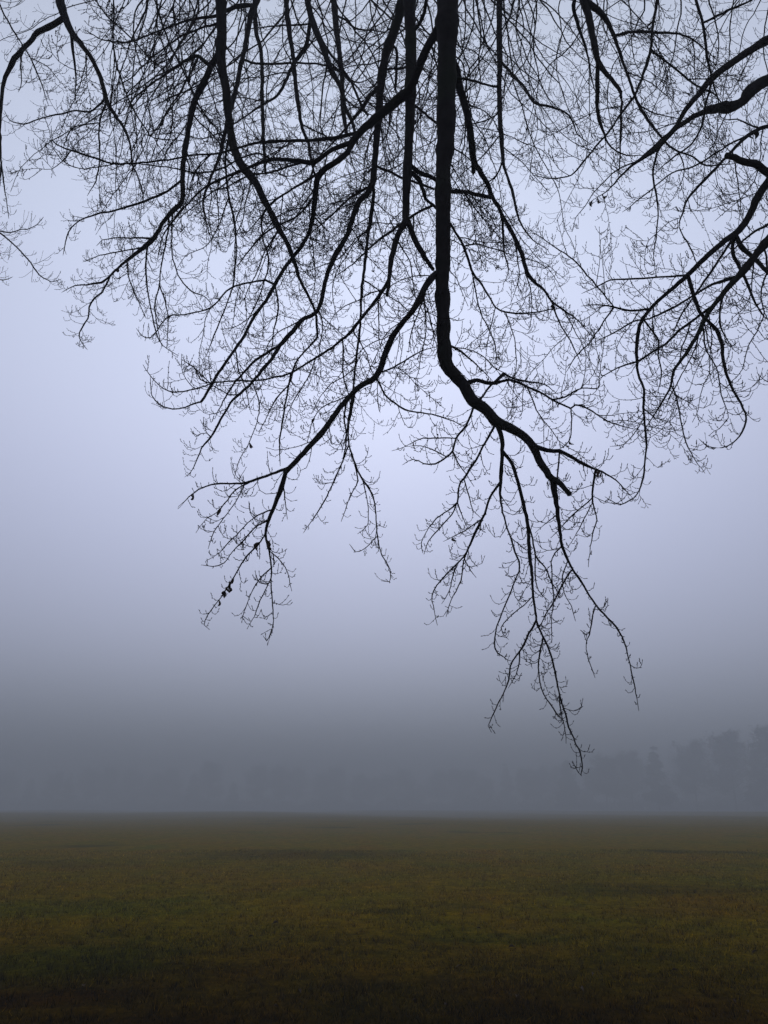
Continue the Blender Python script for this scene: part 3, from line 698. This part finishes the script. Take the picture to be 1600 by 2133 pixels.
tag(g.build('ground', M_GROUND), kind='structure')
# grass blades: short lawn, sown over the part of the field close enough to show them
nb = 210000
u = rng.random(nb); yy = 5.6 * (34 / 5.6) ** u                     # denser close by
xx = rng.uniform(-1, 1, nb) * (yy * 0.56 + 1.2)
tuft = np.sin(xx * 2.1 + np.sin(yy * 1.7) * 2) * np.sin(yy * 2.6 + xx) + rng.normal(0, .5, nb)
hh = np.clip(0.026 + 0.016 * tuft + rng.normal(0, 0.008, nb), 0.008, 0.10) * (1 + yy / 60)
ang = rng.uniform(0, 6.28, nb); lean = rng.normal(0, 0.55, (nb, 2)) * hh[:, None]
wd = rng.uniform(0.0015, 0.003, nb) * (1 + yy / 14)
base = np.stack([xx, yy, gz(xx, yy) - 0.004], 1)
sd_ = np.stack([np.cos(ang) * wd, np.sin(ang) * wd, np.zeros(nb)], 1)
tip = base + np.concatenate([lean, hh[:, None]], 1)
V = np.stack([base - sd_, base + sd_, tip], 1).reshape(-1, 3)
gb = MB(); gb.add(V, np.arange(nb * 3).reshape(-1, 3))
nt2 = 3400; pt = 22                                                 # coarser tufts standing out of the turf
ty = 5.6 * (26 / 5.6) ** rng.random(nt2); tx = rng.uniform(-1, 1, nt2) * (ty * 0.56 + 1); th = rng.gamma(4, 0.0105, nt2) + 0.02
ty = np.repeat(ty, pt); tx = np.repeat(tx, pt); th = np.repeat(th, pt) * rng.uniform(.5, 1.2, nt2 * pt)
a_ = rng.uniform(0, 6.28, nt2 * pt); rad = rng.uniform(0, .05, nt2 * pt)
b0 = np.stack([tx + np.cos(a_) * rad, ty + np.sin(a_) * rad, gz(tx, ty) - .004], 1)
w2 = np.stack([-np.sin(a_), np.cos(a_), np.zeros_like(a_)], 1) * 0.0028
t2 = b0 + np.stack([np.cos(a_) * th * .6, np.sin(a_) * th * .6, th], 1) + rng.normal(0, .006, (nt2 * pt, 3))
gb.add(np.stack([b0 - w2, b0 + w2, t2], 1).reshape(-1, 3), np.arange(nt2 * pt * 3).reshape(-1, 3))
m, t, b = mat('grass_blade'); n = t.nodes.new; l = t.links.new
geo = n('ShaderNodeNewGeometry')
big2 = noise(0.42, 5, 0.62, (1, 0.55, 1))
colb = rampn(big2.outputs['Fac'], [(0.30, (0.188, 0.106, 0.001)), (0.44, (0.194, 0.130, 0.001)), (0.55, (0.173, 0.128, 0.001)), (0.70, (0.122, 0.118, 0.001))])
rr_ = rampn(geo.outputs['Random Per Island'], [(0.0, (0.12, 0.12, 0.12)), (0.55, (0.8, 0.8, 0.8)), (0.9, (1.7, 1.5, 1.0)), (1.0, (3.2, 2.8, 2.0))])
dmp2 = noise(0.12, 3, 0.5, (1, 0.8, 1))
dm2 = n('ShaderNodeMapRange'); dm2.inputs[1].default_value = 0.60; dm2.inputs[2].default_value = 0.70; l(dmp2.outputs['Fac'], dm2.inputs[0])
dk2 = n('ShaderNodeRGB'); dk2.outputs[0].default_value = (0.055, 0.050, 0.002, 1)
l(shade_and_litter(mixc(dm2.outputs[0], mixc(1.0, patches(colb.outputs[0]), rr_.outputs[0], 'MULTIPLY'), dk2.outputs[0])), b.inputs['Base Color'])
b.inputs['Roughness'].default_value = 0.9; b.inputs['Specular IOR Level'].default_value = 0.0
tag(gb.build('grass', m, smooth=False), 'short rough winter grass with moss and brown dead blades', 'grass', kind='stuff')

# ------------------------------------------------------------------ leaves
def leaf_mesh(name, material, L_=0.06, W_=0.036, curl=0.6, seed=0):
    r_ = np.random.default_rng(seed)
    nu, nv = 7, 5
    V = []
    for a_ in range(nu):
        u_ = a_ / (nu - 1); ww = W_ / 2 * (math.sin(math.pi * min(1, u_ * 0.97 + 0.02)) ** 0.75)
        for c_ in range(nv):
            v_ = (c_ / (nv - 1) - .5) * 2
            V.append([v_ * ww * math.cos(v_ * curl), u_ * L_, abs(v_) * ww * math.sin(curl) * 1.2 + 0.010 * math.sin(u_ * 3 * curl) + r_.normal(0, 0.0012) + 0.0015 * (a_ % 2)])
    V = np.array(V)
    q_ = np.arange(nu - 1)[:, None] * nv + np.arange(nv - 1)[None]
    q_ = np.stack([q_, q_ + 1, q_ + 1 + nv, q_ + nv], -1).reshape(-1, 4)
    mb = MB(); mb.add(V, None, q_)
    tube(mb, np.array([[0, -0.012, 0.001], [0, 0, 0], [0, L_ * .5, 0.002], [0, L_ * .9, 0.001]]), np.array([.0009, .0009, .0007, .0004]), 3)
    return mb.mesh(name, material)
LEAFM = [leaf_mesh('dead_leaf', M_LEAF, 0.062, 0.04, c, s) for s, c in enumerate((0.9, 1.3, 1.6))]
FALL = [leaf_mesh('fallen_leaf', M_PALE, 0.07, 0.042, c, s + 9) for s, c in enumerate((0.4, 0.8))] + [leaf_mesh('fallen_leaf', M_LEAF, 0.07, 0.042, 0.9, 13)]

# ------------------------------------------------------------------ assemble the two near trees
def trunk_mb(base, H, r0, lean):
    nseg = 26; t_ = np.linspace(0, 1, nseg)
    P = base + np.stack([lean[0] * t_ ** 1.3 + 0.12 * np.sin(t_ * 9), lean[1] * t_ ** 1.3 + 0.1 * np.cos(t_ * 7), t_ * H - 0.15], 1)
    r_ = r0 * (1 - 0.8 * t_) * (1 + 0.7 * np.exp(-t_ * H / 0.5))
    ecc = 1 + 0.06 * np.sin(np.arange(14) * 2 * np.pi / 14 * 3 + 1)[None] * np.ones((nseg, 1)) + 0.015 * rng.normal(0, 1, (nseg, 14))
    mb = MB(); tube(mb, P, r_, 14, ecc); return mb, P, r_
def upper_crown(P, r_, seed, base_=0.0):
    """limbs, branches and twigs above and behind the picture"""
    rr = np.random.default_rng(seed); mb = MB()
    def rec(p, d, ln, r, lev):
        n_ = 9; Q = [p]
        for k_ in range(n_):
            d = unit(d + rr.normal(0, .12, 3) + Z * (0.04 if lev == 0 else -0.02)); Q.append(Q[-1] + d * ln / n_)
        Q = np.array(Q)
        ww = Q + (base_ - 0); qx, qy, qd = proj(ww)
        if (Q[:, 2] < 4.5).any() or ((qd > 0.2) & (qx > -150) & (qx < 1750) & (qy > -120)).any(): return
        tube(mb, Q, np.linspace(r, r * .35, n_ + 1), (8, 5, 4, 3)[lev])
        if lev < 3:
            for k_ in range(2, n_, 1):
                for _ in range((1, 2, 1)[lev]):
                    dd_ = unit(d + rr.normal(0, .7, 3)); rec(Q[k_], dd_, ln * rr.uniform(.3, .5), r * .4, lev + 1)
    for k_ in range(9, len(P), 1):
        a_ = k_ * 2.4
        rec(P[k_], unit(np.array([math.cos(a_), math.sin(a_) - .3, .45])), 6.0 * (1.2 - k_ / len(P)), r_[k_] * .5, 0)
    return mb
T1 = empty('beech_tree', 'bare beech whose dark drooping limbs hang through the middle and left of the sky', 'tree', 'bare trees reaching over the field', TRUNK1)
T2 = empty('beech_tree', 'bare beech whose knotted limb and twiggy branches reach in from the right edge', 'tree', 'bare trees reaching over the field', TRUNK2)
for tree, root, base, H, r0, lean in ((1, T1, TRUNK1, 17, .5, (.5, -.4)), (2, T2, TRUNK2, 15, .4, (.6, .5))):
    o0 = -base
    def put(mb, name, material, parent, is_child_of_root=True):
        o = mb.build(name, material, parent)
        return o
    def shift(mb):
        mb.v = [v - base for v in mb.v]; return mb
    tm, TP, Tr = trunk_mb(base, H, r0, lean)
    shift(tm).build('trunk', M_BARK, root)
    shift(upper_crown(TP, Tr, 5 + tree)).build('crown', M_BARK, root)
    objs = {}
    for i, b_ in built.items():
        if b_['tree'] != tree: continue
        if i.startswith('far'):          # cross limb: tie it to the trunk
            p0 = b_['P'][0 if tree == 1 else -1]; end = base + np.array([0, 0, 9.5]); t_ = np.linspace(0, 1, 20)[:, None]
            E = end * (1 - t_) + p0 * t_ + np.array([0, 0, 1.2]) * np.sin(t_ * math.pi)
            r9 = b_['r'][0]; tube(b_['mb'], E, np.linspace(r9 * 2.2, r9, 20), 8)
        o = shift(b_['mb']).build('limb' if b_['r'][b_['off']] > 0.017 else 'branch', M_BARK if b_['r'].max() > 0.006 else M_TWIG, root)
        objs[i] = o
    sp = sorted(sprays[tree], key=lambda a_: -a_[0])
    for s_, i, mb in sp[:290]:
        shift(mb).build('twig', M_TWIG, objs[i])
    rest = MB()
    for s_, i, mb in sp[290:]:
        mb.v = [v - base for v in mb.v]
        V = np.concatenate(mb.v)
        rest.add(V, np.concatenate(mb.f3) if mb.f3 else None, np.concatenate(mb.f4) if mb.f4 else None)
    tag(rest.build('fine_twigs', M_TWIG, root), kind='stuff')
    print('tree', tree, 'branches', len(objs), 'sprays', len(sp), 'rest verts', rest.n)
    # dead leaves still clinging
    CL = {1: [(545, 1122, 'C'), (541, 1130, 'C2'), (548, 1133, 'C'), (489, 1203, 'C2'), (482, 1209, 'C2'), (475, 1216, 'C2'), (469, 1224, 'C2'), (466, 1232, 'C2'), (478, 1222, 'C2'), (455, 1250, 'C2'),
              (398, 1027, 'C1'), (403, 1031, 'C1'), (461, 1068, 'C6'), (1189, 917, 'A8c'), (1188, 925, 'A8c'), (1253, 975, 'A2'), (1257, 979, 'A2'), (951, 1130, 'A4e'), (536, 926, 'D11'),
              (1142, 655, 'K1c'), (334, 527, 'H7'), (640, 862, 'C21'), (232, 540, 'H1'), (440, 725, 'G')],
          2: [(1256, 458, 'R4'), (1262, 470, 'R4'), (1268, 482, 'R4'), (1590, 295, 'R18'), (1583, 305, 'R18'), (1576, 290, 'R18')]}[tree]
    for k_, (lx, ly, bid) in enumerate(CL):
        b_ = built[bid]; bp = b_['P'][b_['off']:]
        x, y, dd = proj(bp); kk = int(np.argmin((x - lx) ** 2 + (y - ly) ** 2))
        if bid == 'R4':       # on a far twig
            bid = 'R6'; b_ = built[bid]; bp = b_['P'][b_['off']:]; x, y, dd = proj(bp); kk = len(x) - 1 - (k_ % 3)
        if bid == 'C21' or bid == 'G': kk = min(kk, len(x) - 1)
        o = bpy.data.objects.new('dead_leaf', LEAFM[k_ % 3]); S.collection.objects.link(o); o.parent = objs[bid]
        o.location = Vector(bp[kk] - base); o.rotation_euler = (R.uniform(-2.4, -1.2), R.uniform(-.7, .7), R.uniform(0, 6.28)); sc = R.uniform(.55, .95); o.scale = (sc, sc, sc)

# fallen leaves and tufts on the field
spots = [(170, 2070, 0, 'long pale curled leaf lying on the dark grass near the bottom left corner'), (357, 1845, 1, 'pale leaf on the brown patch of grass left of the middle'), (951, 2025, 0, 'yellowish leaf on the grass just right of the middle, near the camera'),
         (1003, 1942, 1, 'small pale leaf on the olive grass right of the middle'), (567, 1932, 1, 'small pale leaf on the mossy grass beyond the middle')]
rest_ = [(R.uniform(20, 1580), R.uniform(1880, 2125), R.choice((0, 1, 2, 2)), None) for _ in range(20)]
for k_, (x, y, v_, lab) in enumerate(spots + rest_):
    d = 1.0; ray = unproj(np.array(x), np.array(y), np.array(1.0)) - CAM
    tt = -CAM[2] / ray[2]; p = CAM + ray * tt
    o = bpy.data.objects.new('fallen_leaf', FALL[v_]); S.collection.objects.link(o)
    o.location = (p[0], p[1], float(gz(p[0], p[1])) + 0.022)
    o.rotation_euler = (R.uniform(-.25, .25), R.uniform(-.25, .25), R.uniform(0, 6.28)); sc = R.uniform(.6, 1.15) * (1.35 if lab else 1); o.scale = (sc, sc, sc)
    tag(o, lab or 'small dead brown leaf lying among the short grass blades', 'leaf', 'fallen leaves on the grass')

# ------------------------------------------------------------------ trees across the field, in the fog
def far_tree_meshes(seed, H, spread, conifer):
    rr = np.random.default_rng(seed)
    tm = MB(); n_ = 12; t_ = np.linspace(0, 1, n_)
    P = np.stack([0.3 * np.sin(t_ * 4 + seed), 0.3 * np.cos(t_ * 3 + seed), t_ * H * .93 - 0.3], 1)
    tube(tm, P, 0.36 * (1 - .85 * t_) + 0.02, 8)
    cm = MB()
    nl = 44 if conifer else 36
    for k_ in range(nl):
        f = rr.uniform(.12, .98) if conifer else rr.uniform(.25, .95)
        z = f * H * .93; a_ = k_ * 2.4 + rr.uniform(-.3, .3)
        ln = spread * ((1 - f) * 1.1 + .03 if conifer else math.sin(math.pi * (f * .82 + .1)) ** .6) * rr.uniform(.7, 1.15)
        d = unit(np.array([math.cos(a_), math.sin(a_), rr.uniform(-.15, .1) if conifer else rr.uniform(.25, .9)]))
        Q = [np.array([0, 0, z])]
        for _ in range(6): d = unit(d + rr.normal(0, .12, 3) + Z * .03); Q.append(Q[-1] + d * ln / 6)
        Q = np.array(Q); tube(cm, Q, np.linspace(.2, .03, 7) * (1.1 - .6 * f), 4)
        # twiggy masses along each limb
        m_ = 170
        c = Q[rr.integers(2, 7, m_)] + rr.normal(0, 1, (m_, 3)) * ln * np.array([.16, .16, .13])
        dr = rr.normal(0, 1, (m_, 3)); dr[:, 2] = np.abs(dr[:, 2]) * .7 if not conifer else -np.abs(dr[:, 2]) * .4; dr /= np.linalg.norm(dr, axis=1)[:, None]
        sd2 = np.cross(dr, rr.normal(0, 1, (m_, 3))); sd2 /= np.linalg.norm(sd2, axis=1)[:, None]
        L2 = rr.uniform(.9, 2.2, (m_, 1)); W2 = (rr.uniform(.2, .5, (m_, 1)) if conifer else rr.uniform(.09, .22, (m_, 1)))
        V = np.stack([c - sd2 * W2, c + sd2 * W2, c + dr * L2], 1).reshape(-1, 3)
        cm.add(V, np.arange(m_ * 3).reshape(-1, 3))
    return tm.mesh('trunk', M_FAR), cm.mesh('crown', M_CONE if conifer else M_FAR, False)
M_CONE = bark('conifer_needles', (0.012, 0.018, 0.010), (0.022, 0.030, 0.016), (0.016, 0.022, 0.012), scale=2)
VAR = [far_tree_meshes(s, H, sp_, c) for s, H, sp_, c in ((1, 28, 9.5, False), (2, 25, 8.5, False), (3, 30, 6.5, True), (4, 27, 9.5, False), (5, 24, 6.0, True))]
FT = [  # pixel x, distance, variant, scale, label
    (1590, 226, 3, 1.12, 'darkest round headed tree in the fog at the far right edge of the field'),
    (1492, 238, 0, 1.05, 'broad faint tree in the fog just left of the darkest one'),
    (1342, 246, 2, 1.02, 'tall narrow faint tree in the fog behind the lowest branch tips on the right'),
    (1240, 262, 1, 1.0, 'low faint tree in the fog left of the tall narrow one'),
    (1165, 280, 4, 1.05, 'small pointed faint tree in the fog just below the longest hanging branch'),
    (1665, 224, 0, 1.1, None), (1750, 232, 3, 1.1, None), (1415, 256, 3, 1.0, None), (1545, 250, 2, 1.0, None), (1290, 274, 0, .95, None)]
fr = random.Random(3)
xx_ = -220
while xx_ < 1900:
    FT.append((xx_, fr.uniform(282, 330), fr.choice((0, 1, 3, 0, 3, 2, 4)), fr.uniform(.72, .98) * (1.08 if xx_ > 900 else 1.0), None))
    xx_ += fr.uniform(26, 48)
for k_, (px, D, v_, sc, lab) in enumerate(FT):
    D *= 1.66 if k_ < 10 else 1.75 if px > 1050 else 1.95; sc *= 1.16 if k_ < 10 else 1.1
    xw = (px - 800) / F * D * math.cos(PITCH) * 1.06
    r_ = empty('distant_tree', lab or 'tree swallowed by fog along the far side of the field', 'tree', 'trees fading into the fog across the field', (xw, D, float(gz(xw, D))))
    r_.rotation_euler = (0, 0, R.uniform(0, 6.28)); r_.scale = (sc, sc, sc * R.uniform(.93, 1.07))
    for nm, me in zip(('trunk', 'crown'), VAR[v_]):
        o = bpy.data.objects.new(nm, me); S.collection.objects.link(o); o.parent = r_

rr = np.random.default_rng(77); ub = MB(); m_ = 26000
ux = rr.uniform(-330, 330, m_); uy = 560 + rr.uniform(-16, 60, m_) - np.clip((ux - 20) / 260, 0, 1) * 150
top = 5.5 + 2.2 * np.sin(ux * .13) + 1.5 * np.sin(ux * .37 + 1); uz = top * rr.random(m_) ** 1.2
c = np.stack([ux, uy, uz], 1); dr = rr.normal(0, 1, (m_, 3)); dr /= np.linalg.norm(dr, axis=1)[:, None]
sd2 = np.cross(dr, rr.normal(0, 1, (m_, 3))); sd2 /= np.linalg.norm(sd2, axis=1)[:, None]
V = np.stack([c - sd2 * .5, c + sd2 * .5, c + dr * 2.4], 1).reshape(-1, 3); V[:, 2] = np.maximum(V[:, 2], -.1)
ub.add(V, np.arange(m_ * 3).reshape(-1, 3))
tag(ub.build('undergrowth', M_FAR, smooth=False), 'dark undergrowth along the wood edge lost in the fog', 'undergrowth', kind='stuff')

# ------------------------------------------------------------------ fog
hm = bpy.data.materials.new('haze'); hm.use_nodes = True; ht = hm.node_tree; ht.nodes.clear()
ho = ht.nodes.new('ShaderNodeOutputMaterial'); pv = ht.nodes.new('ShaderNodeVolumePrincipled')
pv.inputs['Color'].default_value = (0.57, 0.605, 0.645, 1); pv.inputs['Density'].default_value = HAZE; pv.inputs['Anisotropy'].default_value = 0.2
ht.links.new(pv.outputs[0], ho.inputs['Volume'])
bx = 780; z0, z1 = -1.6, 40.5
V = np.array([[x, y, z] for z in (z0, z1) for y in (-bx, bx) for x in (-bx, bx)], float)
Fq = np.array([[0, 2, 3, 1], [4, 5, 7, 6], [0, 1, 5, 4], [2, 6, 7, 3], [0, 4, 6, 2], [1, 3, 7, 5]])
hz = MB(); hz.add(V, None, Fq)
tag(hz.build('haze', hm, smooth=False), 'pale grey fog lying over the whole field', 'fog', kind='stuff')
